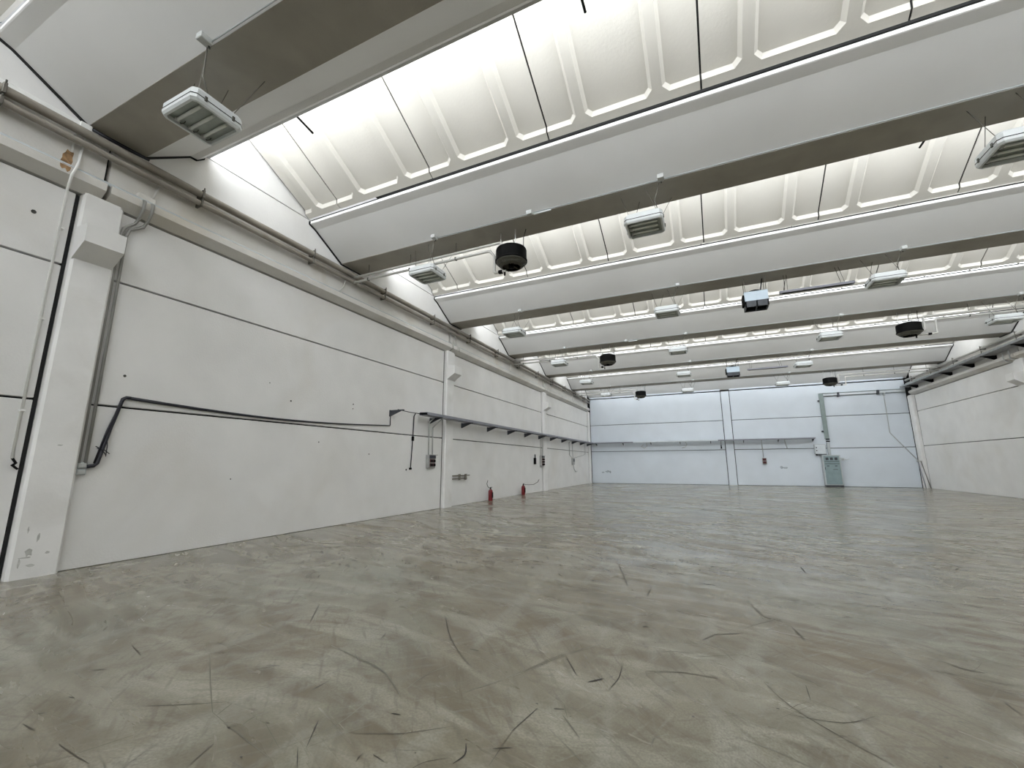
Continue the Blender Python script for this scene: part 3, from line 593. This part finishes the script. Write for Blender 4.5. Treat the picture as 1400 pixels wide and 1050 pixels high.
for a, b in (((3.30, 1.72), (3.46, 1.64)), ((3.42, 1.6), (3.40, 1.88)), ((3.28, 1.75), (3.42, 1.62))):
    MB().tube([(XL+.06, a[0], a[1]), (XL+.08, (a[0]+b[0])/2, (a[1]+b[1])/2+.02), (XL+.06, b[0], b[1])], .006, 5).build('cable_tie', M['blackrub'], t)
MB().tube([(XL+.03, 9.86, 2.59), (XL+.03, 9.87, 2.62), (XL+.03, 9.86, 2.98)], .014, 6).build('riser', M['blackrub'], t)
MB().tube([(XL+.30, 9.86, 3.05), (XL+.16, 10.6, 3.06), (XL+.2, 11.2, 3.06)], .012, 6).build('span', M['blackrub'], t)
def wall_bracket(mb, X, s, y, z, d=.50, h=.17):
    mb.box((X+s*.0, y-.022, z-h), (X+s*.03, y+.022, z+.02)); mb.box((X+s*.03, y-.022, z-.012), (X+s*d, y+.022, z+.012))
    mb.prism([(X+s*.03, z-h), (X+s*.03, z-.012), (X+s*(d-.06), z-.012)], 'y', y-.008, y+.008)
    return mb
tag(wall_bracket(MB(), XL, 1, 9.86, 3.03, .52).build('wall_bracket', M['dark'], None, (XL, 9.86, 3.0)), 'lone dark bracket on the left wall holding the black cable', 'bracket')
def tray(name, lab, boxes, m, bm_, ys, fn, loc):
    t = thing(name, lab, 'cable tray', loc)
    boxes.build('channel', M[m], t)
    for y in ys: fn(y).build('bracket', M[bm_], t)
    return t
ch = MB()
ch.box((XL+.15, 11.1, 3.01), (XL+.46, YF-.02, 3.02)); ch.box((XL+.45, 11.1, 3.01), (XL+.46, YF-.02, 3.10)); ch.box((XL+.15, 11.1, 3.01), (XL+.16, YF-.02, 3.10))
ch.box((XL+.15, 11.1, 3.095), (XL+.46, YF-.02, 3.105))
tray('cable_tray', 'long grey cable tray on dark brackets along the left wall', ch, 'tray', 'dark', [11.89, 13.94, 16.04, 18.1, 20.15, 22.15, 24.1, 26.3, 28.6, 30.7, 32.7], lambda y: wall_bracket(MB(), XL, 1, y, 2.995), (XL, 11.1, 3.0))
# pull cord
t = thing('hanging_cable', 'thin black cable hanging down the wall left of the first socket box', 'cable', (XL, 10.95, 1.35))
MB().tube([(XL+.15, 10.9, 3.06), (XL+.03, 10.98, 2.98), (XL+.03, 10.96, 2.26), (XL+.025, 10.91, 1.36)], .016, 6).build('run', M['blackrub'], t)
MB().box((XL+.005, 10.92, 2.2), (XL+.06, 11.0, 2.34), .008).build('splice', M['black'], t)
MB().box((XL+.0, 10.86, 1.31), (XL+.05, 10.95, 1.37), .008).build('end_cap', M['black'], t)
def sockets(y0, y1, z0, z1, lab, cond, rows=2):
    t = thing('socket_panel', lab, 'socket', (XL, (y0+y1)/2, z0)); d = .13; X = XL
    MB().box((X, y0, z0), (X+d, y1, z1), .012).build('enclosure', M['socket'], t)
    MB().box((X+d-.002, y0+.03, z1-.12), (X+d+.03, y1-.02, z1-.02), .008).build('breaker_cover', M['dark'], t)
    MB().box((X+d-.01, y0+.01, z1-.012), (X+d+.07, y1+.03, z1+.006), .003).build('hood', M['socket'], t)
    w = (y1-y0-.06)/2; h = (z1-z0-.16)/rows
    for r in range(rows):
        for c in range(2):
            a = y0+.03+c*w; b = z0+.03+r*h
            k = MB().box((X+d-.002, a+.015, b+.01), (X+d+.035, a+w-.015, b+h-.015), .01).build('outlet', M['redsock'], t)
            MB().box((X+d+.034, a+.025, b+.02), (X+d+.05, a+w-.025, b+h-.03), .008).build('flap', M['black'], k)
    for pts in cond: MB().tube(pts, .02, 8).build('conduit', M['jbox'], t)
sockets(11.72, 12.10, 1.36, 1.78, 'grey wall box with four dark red sockets left of the second column', [[(XL+.05, 11.80, 1.78), (XL+.05, 11.78, 2.84), (XL+.16, 11.84, 2.96), (XL+.2, 11.9, 3.01)], [(XL+.05, 12.02, 1.78), (XL+.05, 12.0, 2.68), (XL+.08, 12.1, 2.78), (XL+.2, 12.3, 3.0)]])
sockets(22.28, 22.72, 1.36, 1.93, 'grey socket box beside the third column, farther along the left wall', [[(XL+.05, 22.38, 1.92), (XL+.05, 22.36, 2.9), (XL+.2, 22.45, 3.01)], [(XL+.05, 22.6, 1.92), (XL+.05, 22.6, 2.9), (XL+.2, 22.8, 3.01)]], 3)
t = thing('switch_box', 'small grey switch box near the far corner with bent conduits above', 'box', (XL, 28.6, 1.4))
MB().box((XL, 28.42, 1.42), (XL+.12, 28.82, 1.86), .012).build('enclosure', M['socket'], t)
MB().box((XL+.118, 28.47, 1.62), (XL+.14, 28.77, 1.81), .008).build('cover', M['dark'], t)
MB().tube([(XL+.05, 28.5, 1.86), (XL+.05, 27.85, 2.06), (XL+.05, 27.8, 2.9), (XL+.2, 27.85, 3.0)], .02, 6).build('conduit', M['jbox'], t)
MB().tube([(XL+.05, 28.62, 1.86), (XL+.05, 28.6, 2.75), (XL+.16, 28.8, 3.0)], .02, 6).build('conduit', M['jbox'], t)
MB().tube([(XL+.05, 28.75, 1.86), (XL+.05, 31.3, 2.1), (XL+.05, 31.9, 2.2), (XL+.05, 31.95, 3.0)], .016, 6).build('conduit', M['jbox'], t)
MB().tube([(XL+.06, 28.65, 1.42), (XL+.1, 28.7, 1.1), (XL+.1, 29.0, .95), (XL+.08, 29.5, .98)], .02, 6).build('loose_cable', M['jbox'], t)
t = thing('wall_plug', 'small black plug socket hanging left of the third column', 'socket', (XL, 21.45, 1.5))
MB().box((XL, 21.38, 1.46), (XL+.10, 21.54, 1.80), .015).build('body', M['black'], t)
MB().tube([(XL+.06, 21.46, 1.80), (XL+.06, 21.46, 1.98)], .035, 8).build('gland', M['dark'], t)
t = thing('valve_manifold', 'small double pipe stub with valves low beside the second column', 'valve', (XL, 13.2, .93))
for z in (1.06, .95):
    MB().tube([(XL+.06, 13.2, z), (XL+.06, 14.5 if z > 1 else 14.3, z)], .021, 8).build('pipe', M['brass'], t)
    for y in (13.75, 14.2): 
        v = MB().lathe([(.002, -.05), (.04, -.05), (.045, .05), (.002, .05)], (XL+.07, y, z), 10).build('valve', M['brass'], t)
        MB().box((XL+.06, y-.05, z+.045), (XL+.10, y+.05, z+.06), .004).build('handle', M['steel'], v)
# ledge tails of vertical conduits between ledge and pipes
for ys, lab in (((12.95, 13.22, 13.38), 'three thin conduits rising over the edge beam above the second column'), ((22.9, 23.2), 'two thin conduits rising over the edge beam above the third column')):
    t = thing('conduit_group', lab, 'conduit', (XL, ys[0], 5.7))
    for y in ys: MB().tube([(XL+.19, y, 5.66), (XL+.19, y, 5.82), (XL+.05, y, 5.93), (XL+.05, y, 6.6)], .022, 8).build('conduit', M['pipe_grey'], t)
for y, lab in ((7.75, 'thin bent drain pipe under the first branch pipes of the left wall'), (18.3, 'thin bent drain pipe at the second pair of branch pipes'), (29.0, 'thin bent drain pipe at the farthest pair of branch pipes')):
    tag(MB().tube([(XL+.10, y, 6.26), (XL+.06, y, 6.10), (XL+.06, y-.14, 5.9), (XL+.16, y-.15, 5.84)], .018, 6).build('drain_pipe', M['pipe_grey'], None, (XL, y, 6.0)), lab, 'pipe')
tag(MB().tube([(XL+.10, -5, 5.86), (XL+.10, YF-.4, 5.86)], .03, 8).build('ledge_conduit', M['cabframe'], None, (XL+.1, -5, 5.86)), 'pale grey conduit lying on the ledge of the left edge beam', 'conduit')
# ------------------------------------------------------------------ fire extinguishers
def extinguisher(x, y, hose, lab):
    t = thing('fire_extinguisher', lab, 'extinguisher', (x, y, 0), 'red fire extinguishers')
    MB().lathe([(.002, 0), (.085, 0), (.092, .02), (.092, .37), (.08, .41), (.045, .445), (.03, .45), (.002, .45)], (x, y, .005), 20).build('body', M['red'], t)
    MB().lathe([(.002, .45), (.028, .45), (.028, .50), (.018, .52), (.002, .52)], (x, y, .005), 12).build('valve', M['black'], t)
    MB().box((x-.02, y-.02, .525), (x+.02, y+.12, .545), .006).build('handle', M['black'], t)
    MB().tube([(x+.02, y, .49)]+hose, .011, 6).build('hose', M['black'], t)
    MB().lathe([(.032, .455), (.04, .465), (.032, .475)], (x, y, .005), 12).build('collar', M['black'], t)
    MB().box((x+.08, y-.05, .12), (x+.098, y+.05, .34), .004).build('hose_clip', M['black'], t)
extinguisher(-8.20, 15.95, [(-8.26, 15.90, .53), (-8.27, 15.80, .60), (-8.27, 15.76, .70), (-8.25, 15.80, .82)], 'nearer red fire extinguisher standing at the left wall, hose upright')
extinguisher(-8.22, 19.45, [(-8.0, 19.7, .48), (-7.85, 19.9, .49), (-7.72, 20.1, .60), (-7.68, 20.2, .72)], 'farther red fire extinguisher at the left wall, hose sticking out sideways')
# ------------------------------------------------------------------ far wall
def far_bracket(mb, x, z, d=.5, h=.14):
    mb.box((x-.022, YF-.03, z-h), (x+.022, YF, z+.02)); mb.box((x-.022, YF-d, z-.012), (x+.022, YF-.03, z+.012))
    mb.prism([(YF-.03, z-h), (YF-.03, z-.012), (YF-d+.06, z-.012)], 'x', x-.008, x+.008)
    return mb
fb = [-7.86, -5.8, -3.75, -1.7, .33, 2.4, 4.46, 6.4]
t = thing('cable_tray', 'long cable tray on small dark brackets along the far wall', 'cable tray', (XL, YF-.3, 3.0))
for x0, x1, m in ((XL+.47, -5.0, 'tray'), (-5.0, .8, 'tray_light'), (.8, 6.5, 'tray')):
    mb = MB(); mb.box((x0, YF-.46, 3.03), (x1, YF-.15, 3.04)); mb.box((x0, YF-.46, 3.03), (x1, YF-.45, 3.115)); mb.box((x0, YF-.16, 3.03), (x1, YF-.15, 3.115)); mb.box((x0, YF-.46, 3.11), (x1, YF-.15, 3.118))
    o = mb.build('channel', M[m], t)
    if m == 'tray_light': o['label'] = 'shiny pale section of tray'
for x in fb: far_bracket(MB(), x, 3.015).build('bracket', M['dark'], t)
tag(MB().tube([(-4.05, YF-.2, 3.03), (-4.05, YF-.12, 2.75), (-4.25, YF-.1, 2.62), (-4.45, YF-.1, 2.75), (-4.3, YF-.12, 2.9)], .022, 6).build('cable_loop', M['jbox'], None, (-4.2, YF-.1, 2.7)), 'loop of grey cable hanging under the pale tray on the far wall', 'cable')
tag(MB().tube([(-1.35, YF-.2, 3.03), (-1.25, YF-.12, 2.85), (-1.35, YF-.1, 2.68), (-1.6, YF-.1, 2.6)], .022, 6).build('cable_tail', M['jbox'], None, (-1.3, YF-.1, 2.7)), 'short bent cable tail under the pale tray, mid far wall', 'cable')
t = thing('hanging_plug', 'black plug hanging from the far tray just left of the far middle column', 'plug', (1.0, YF, 2.5))
MB().tube([(1.0, YF-.2, 3.03), (.99, YF-.08, 2.95), (.98, YF-.05, 2.75)], .014, 6).build('cable', M['blackrub'], t); MB().tube([(.98, YF-.05, 2.76), (.98, YF-.05, 2.5)], [.03, .05], 8).build('body', M['black'], t)
t = thing('socket_panel', 'small dark socket box on the far wall right of the middle column', 'socket', (3.52, YF, 1.4))
MB().box((3.40, YF-.11, 1.42), (3.66, YF, 1.84), .012).build('enclosure', M['socket'], t)
for z in (1.46, 1.65): MB().box((3.43, YF-.14, z), (3.63, YF-.109, z+.15), .012).build('outlet', M['redsock'], t)
MB().tube([(3.50, YF-.04, 1.84), (3.48, YF-.04, 2.9), (3.48, YF-.2, 3.03)], .018, 6).build('conduit', M['jbox'], t)
tag(MB().tube([(4.82, YF-.2, 3.03), (4.83, YF-.06, 2.95), (4.94, YF-.04, 2.42)], .022, 6).build('pipe_stub', M['jbox'], None, (4.9, YF, 2.4)), 'short slanting conduit below the far tray, left of the grey cabinet', 'conduit')
t = thing('upper_cable_tray', 'upper pale cable tray high on the far wall, running to the right corner', 'cable tray', (7.1, YF, 5.9))
mb = MB(); mb.box((7.06, YF-.09, 5.80), (11.5, YF-.08, 5.97)); mb.box((7.06, YF-.09, 5.96), (11.5, YF-.01, 5.97)); mb.box((7.06, YF-.09, 5.80), (11.5, YF-.01, 5.81)); mb.build('channel', M['tray_light'], t)
MB().box((7.06, YF-.13, 5.972), (11.5, YF-.01, 5.99)).build('cover', M['gtray'], t)
for x in (8.1, 10.15): MB().box((x-.06, YF-.16, 5.72), (x+.06, YF, 6.0), .01).build('bracket', M['dark'], t)
t = thing('vertical_cable_tray', 'grey-green vertical cable tray rising above the grey cabinet', 'cable tray', (7.17, YF, 2))
MB().box((7.06, YF-.11, 3.02), (7.29, YF-.005, 5.99), .008).build('duct', M['gtray'], t)
MB().box((7.13, YF-.11, 1.99), (7.28, YF-.005, 2.80), .008).build('lower_duct', M['cabframe'], t)
for z in (2.96, 2.82): MB().box((7.10, YF-.14, z), (7.30, YF-.10, z+.07), .006).build('clamp', M['black'], t)
for z in (5.5, 3.5): MB().box((6.95, YF-.08, z-.05), (7.06, YF-.01, z+.05), .01).build('lug', M['dark'], t)
t = thing('junction_cabinet', 'square pale grey box on the far wall, above left of the cabinet', 'box', (6.72, YF, 2.05))
MB().box((6.42, YF-.16, 2.04), (7.03, YF, 2.68), .012).build('body', M['cabframe'], t)
MB().box((6.45, YF-.172, 2.07), (7.0, YF-.158, 2.65), .006).build('lid', M['tray_light'], t)
for z in (2.46, 2.27): MB().tube([(6.52, YF-.171, z), (6.52, YF-.19, z)], .035, 10).build('knob', M['black'], t)
MB().tube([(6.50, YF-.1, 2.05), (6.50, YF-.1, 1.97)], .05, 10).build('gland', M['black'], t)
MB().box((6.6, YF-.15, 2.0), (7.04, YF-.01, 2.035), .005).build('base_rail', M['dark'], t)
# electrical cabinet
t = thing('electrical_cabinet', 'tall grey-green electrical cabinet standing against the far wall', 'cabinet', (7.19, YF-.2, 0))
x0, x1, yf = 6.71, 7.67, YF-.38
MB().box((x0+.02, yf+.02, 0.0), (x1-.02, YF-.02, .10)).build('plinth', M['dark'], t)
MB().box((x0, yf, .10), (x1, YF-.01, 1.98), .01).build('body', M['cabframe'], t)
d = MB().box((x0+.07, yf-.025, .16), (x1-.07, yf-.002, 1.92), .008).build('door', M['cab'], t)
for x in (x0+.17, x0+.40, x0+.64): MB().box((x, yf-.05, 1.66), (x+.15, yf-.024, 1.82), .01).build('meter', M['dark'], d)
MB().box((x0+.10, yf-.03, 1.56), (x1-.10, yf-.024, 1.585)).build('strip', M['black'], d); MB().box((x0+.10, yf-.03, 1.42), (x1-.10, yf-.024, 1.445)).build('strip', M['black'], d)
for x in (x0+.2, x0+.62): MB().box((x, yf-.03, 1.27), (x+.12, yf-.024, 1.32)).build('name_plate', M['dark'], d)
MB().box((x0+.5, yf-.03, 1.06), (x0+.74, yf-.024, 1.09)).build('name_plate', M['dark'], d)
MB().box((x0+.085, yf-.05, 1.05), (x0+.105, yf-.02, 1.22), .004).build('handle', M['black'], d)
for z in (.4, 1.7): MB().tube([(x1-.075, yf-.03, z-.05), (x1-.075, yf-.03, z+.05)], .015, 8).build('hinge', M['steel'], d)
t = thing('wall_socket', 'small white socket on the far wall right of the cabinet', 'socket', (7.85, YF, 1.65))
MB().box((7.76, YF-.06, 1.63), (7.96, YF, 1.79), .01).build('box', M['white'], t); MB().box((7.79, YF-.068, 1.65), (7.93, YF-.058, 1.77), .004).build('cover', M['cabframe'], t)
MB().tube([(7.96, YF-.03, 1.7), (8.12, YF-.03, 1.68), (8.2, YF-.03, 1.75)], .01, 5).build('lead', M['jbox'], t)
t = thing('bent_conduit', 'thin conduit dropping from the upper tray then slanting to the right corner', 'conduit', (10.43, YF, 3.3))
MB().tube([(10.44, YF-.10, 5.85), (10.44, YF-.03, 5.6), (10.435, YF-.03, 3.32), (10.50, YF-.03, 3.22), (11.53, YF-.03, 1.62)], .02, 8).build('run', M['jbox'], t)
MB().box((10.38, YF-.14, 5.66), (10.50, YF-.02, 5.78), .01).build('clip', M['cabframe'], t)
t = thing('leaning_pole', 'two thin dark poles leaning in the far right corner', 'pole', (11.6, 33.05, 0))
MB().tube([(11.48, 33.05, .012), (11.50, 33.56, 1.58)], .022, 8).build('pole', M['tray'], t)
MB().tube([(11.66, 32.95, .012), (11.50, 33.15, 1.55)], .022, 8).build('pole', M['wire'], t)
MB().box((11.44, 33.1, 1.55), (11.53, 33.60, 1.60), .01).build('cross_piece', M['pipe_grey'], t)
# ------------------------------------------------------------------ right wall tray on large dark brackets
t = thing('bracketed_cable_tray', 'dark cable tray on black triangular brackets high on the right wall', 'cable tray', (XR, 14, 6.0))
mb = MB(); mb.box((XR-.50, 14, 6.03), (XR-.08, YF-.2, 6.045)); mb.box((XR-.50, 14, 6.03), (XR-.49, YF-.2, 6.13)); mb.box((XR-.09, 14, 6.03), (XR-.08, YF-.2, 6.13)); mb.build('channel', M['steel'], t)
for y in (16.5, 18.6, 20.6, 22.7, 24.8, 26.5, 28.5, 30.5, 32.4): wall_bracket(MB(), XR, -1, y, 6.0, .52, .2).build('bracket', M['black'], t)
MB().tube([(XR-.3, 14, 6.07), (XR-.3, YF-.3, 6.07)], .035, 6).build('cable', M['blackrub'], t)
for y in (24.0, 23.6): tag(MB().tube([(XR-.20, y, 6.0), (XR-.19, y, 5.8), (XR-.19, y, 5.62), (XR-.05, y-.1, 5.5)], .022, 6).build('ledge_pipe', M['jbox'], None, (XR, y, 5.6)), '%s thin conduit bending over the ledge above the right column' % ('farther' if y > 23.8 else 'nearer'), 'conduit')
# ------------------------------------------------------------------ marks on walls and floor
mk = MB()
for y, z, r in ((3.51, 2.88, .022), (2.17, 5.01, .03), (6.55, 2.88, .02), (8.41, 3.04, .02), (8.41, 2.92, .015), (9.1, 1.75, .018), (10.73, 1.31, .03), (7.4, 2.0, .015), (5.4, 1.2, .012), (6.0, 3.2, .012)):
    mk.tube([(XL+.0005, y, z), (XL+.004, y, z)], r, 7)
o = mk.build('plug_holes', M['wallmark'], wl); o['kind'] = 'stuff'
mk = MB(); random.seed(11)
for y, z, w_, h_ in ((2.76, .33, .05, .07), (2.69, .22, .02, .10), (2.83, .52, .015, .09), (2.80, .16, .05, .04), (2.75, .27, .09, .015), (2.87, 1.75, .05, .012), (2.72, .62, .012, .05), (2.95, .30, .03, .03)):
    mk.prism([(y+w_*math.cos(a)*random.uniform(.4, 1), z+h_*math.sin(a)*random.uniform(.4, 1)) for a in [2*PI*k/9 for k in range(9)]], 'x', XL+.1205, XL+.122)
col1 = [o for o in COL.objects if o.name == 'concrete_column'][0]
o = mk.build('scuff_marks', M['smear'], col1); o['kind'] = 'stuff'
mk = MB()
def blob(mb, cx, cz, w, h, seed):
    random.seed(seed); pts = [(cx+w*math.cos(a)*random.uniform(.5, 1), cz+h*math.sin(a)*random.uniform(.5, 1)) for a in [2*PI*k/11 for k in range(11)]]
    mb.prism(pts, 'x' if False else 'y', YF-.003, YF-.0005)
for cx, cz, w_, h_, sd in ((-7.1, .90, .22, .10, 1), (-7.45, .83, .14, .07, 2), (-6.9, .86, .09, .12, 3), (4.49, 1.2, .14, .12, 4), (4.7, 1.17, .16, .07, 5)): blob(mk, cx, cz, w_, h_, sd)
o = mk.build('wall_smudges', M['smudge'], wf); o['kind'] = 'stuff'
mk = MB()
def fstrip(mb, pts, w, z):
    # smooth curve through the points, tapering to both ends
    P = [V(p[0], p[1], 0) for p in pts]
    Q = []
    for i in range(len(P)-1):
        p0 = P[max(0, i-1)]; p1 = P[i]; p2 = P[i+1]; p3 = P[min(len(P)-1, i+2)]
        for k in range(4):
            t = k/4; Q.append(.5*((2*p1)+(p2-p0)*t+(2*p0-5*p1+4*p2-p3)*t*t+(3*p1-p0-3*p2+p3)*t**3))
    Q.append(P[-1]); n = len(Q); L = []; R = []
    for i, q in enumerate(Q):
        d = (Q[min(n-1, i+1)]-Q[max(0, i-1)]).normalized(); s = V(-d.y, d.x, 0)*w*.5*(.25+.75*math.sin(PI*(i+.3)/(n-.4)))*random.uniform(.7, 1.2)
        L.append(mb.bm.verts.new((q.x+s.x, q.y+s.y, z))); R.append(mb.bm.verts.new((q.x-s.x, q.y-s.y, z)))
    for i in range(n-1): mb.bm.faces.new((L[i], L[i+1], R[i+1], R[i]))
random.seed(3)
mbs = [MB(), MB(), MB()]
for w_, d_, pts in MARKS: fstrip(mbs[d_], pts, min(w_*.5, .018+.25*max(0, w_-.1)), .0012+.0004*d_)
for k in range(420):
    r = random.uniform(1.6, 9) if k < 220 else random.uniform(6, 24); a = random.uniform(-1.15, .75)
    x = r*math.sin(a); y = r*math.cos(a)
    if x < XL+.3 or x > XR-.3: continue
    th = random.choice((.5, .9, -.6, 1.6, .2))+random.gauss(0, .35); l = random.uniform(.04, .5)*(1+r*.05); cv = random.gauss(0, .12)*l
    dx, dy = math.cos(th), math.sin(th); d_ = random.choice((0, 0, 0, 1, 1, 2) if l < .25 else (0, 0, 1))
    fstrip(mbs[d_], [(x-dx*l/2, y-dy*l/2), (x-dy*cv, y+dx*cv), (x+dx*l/2, y+dy*l/2)], random.uniform(.002, .006)*(1+r*.06), .0012+.0004*d_)
for k in range(260):
    r = random.uniform(1.7, 8); a = random.uniform(-1.0, .72); x = r*math.sin(a); y = r*math.cos(a); s = random.uniform(.003, .009)*(1+r*.06)
    if x < XL+.3: continue
    fstrip(mbs[random.choice((1, 2))], [(x-s, y), (x, y+s*.3), (x+s, y)], s*1.2, .0018)
for mb, m, n in zip(mbs, ('scuff0', 'scuff1', 'scuff2'), ('pale_scuffs', 'brown_scuffs', 'black_scuffs')):
    o = mb.build(n, M[m], fl, recalc=False); o['kind'] = 'stuff'
    for p in o.data.polygons: 
        if p.normal.z < 0: p.flip()
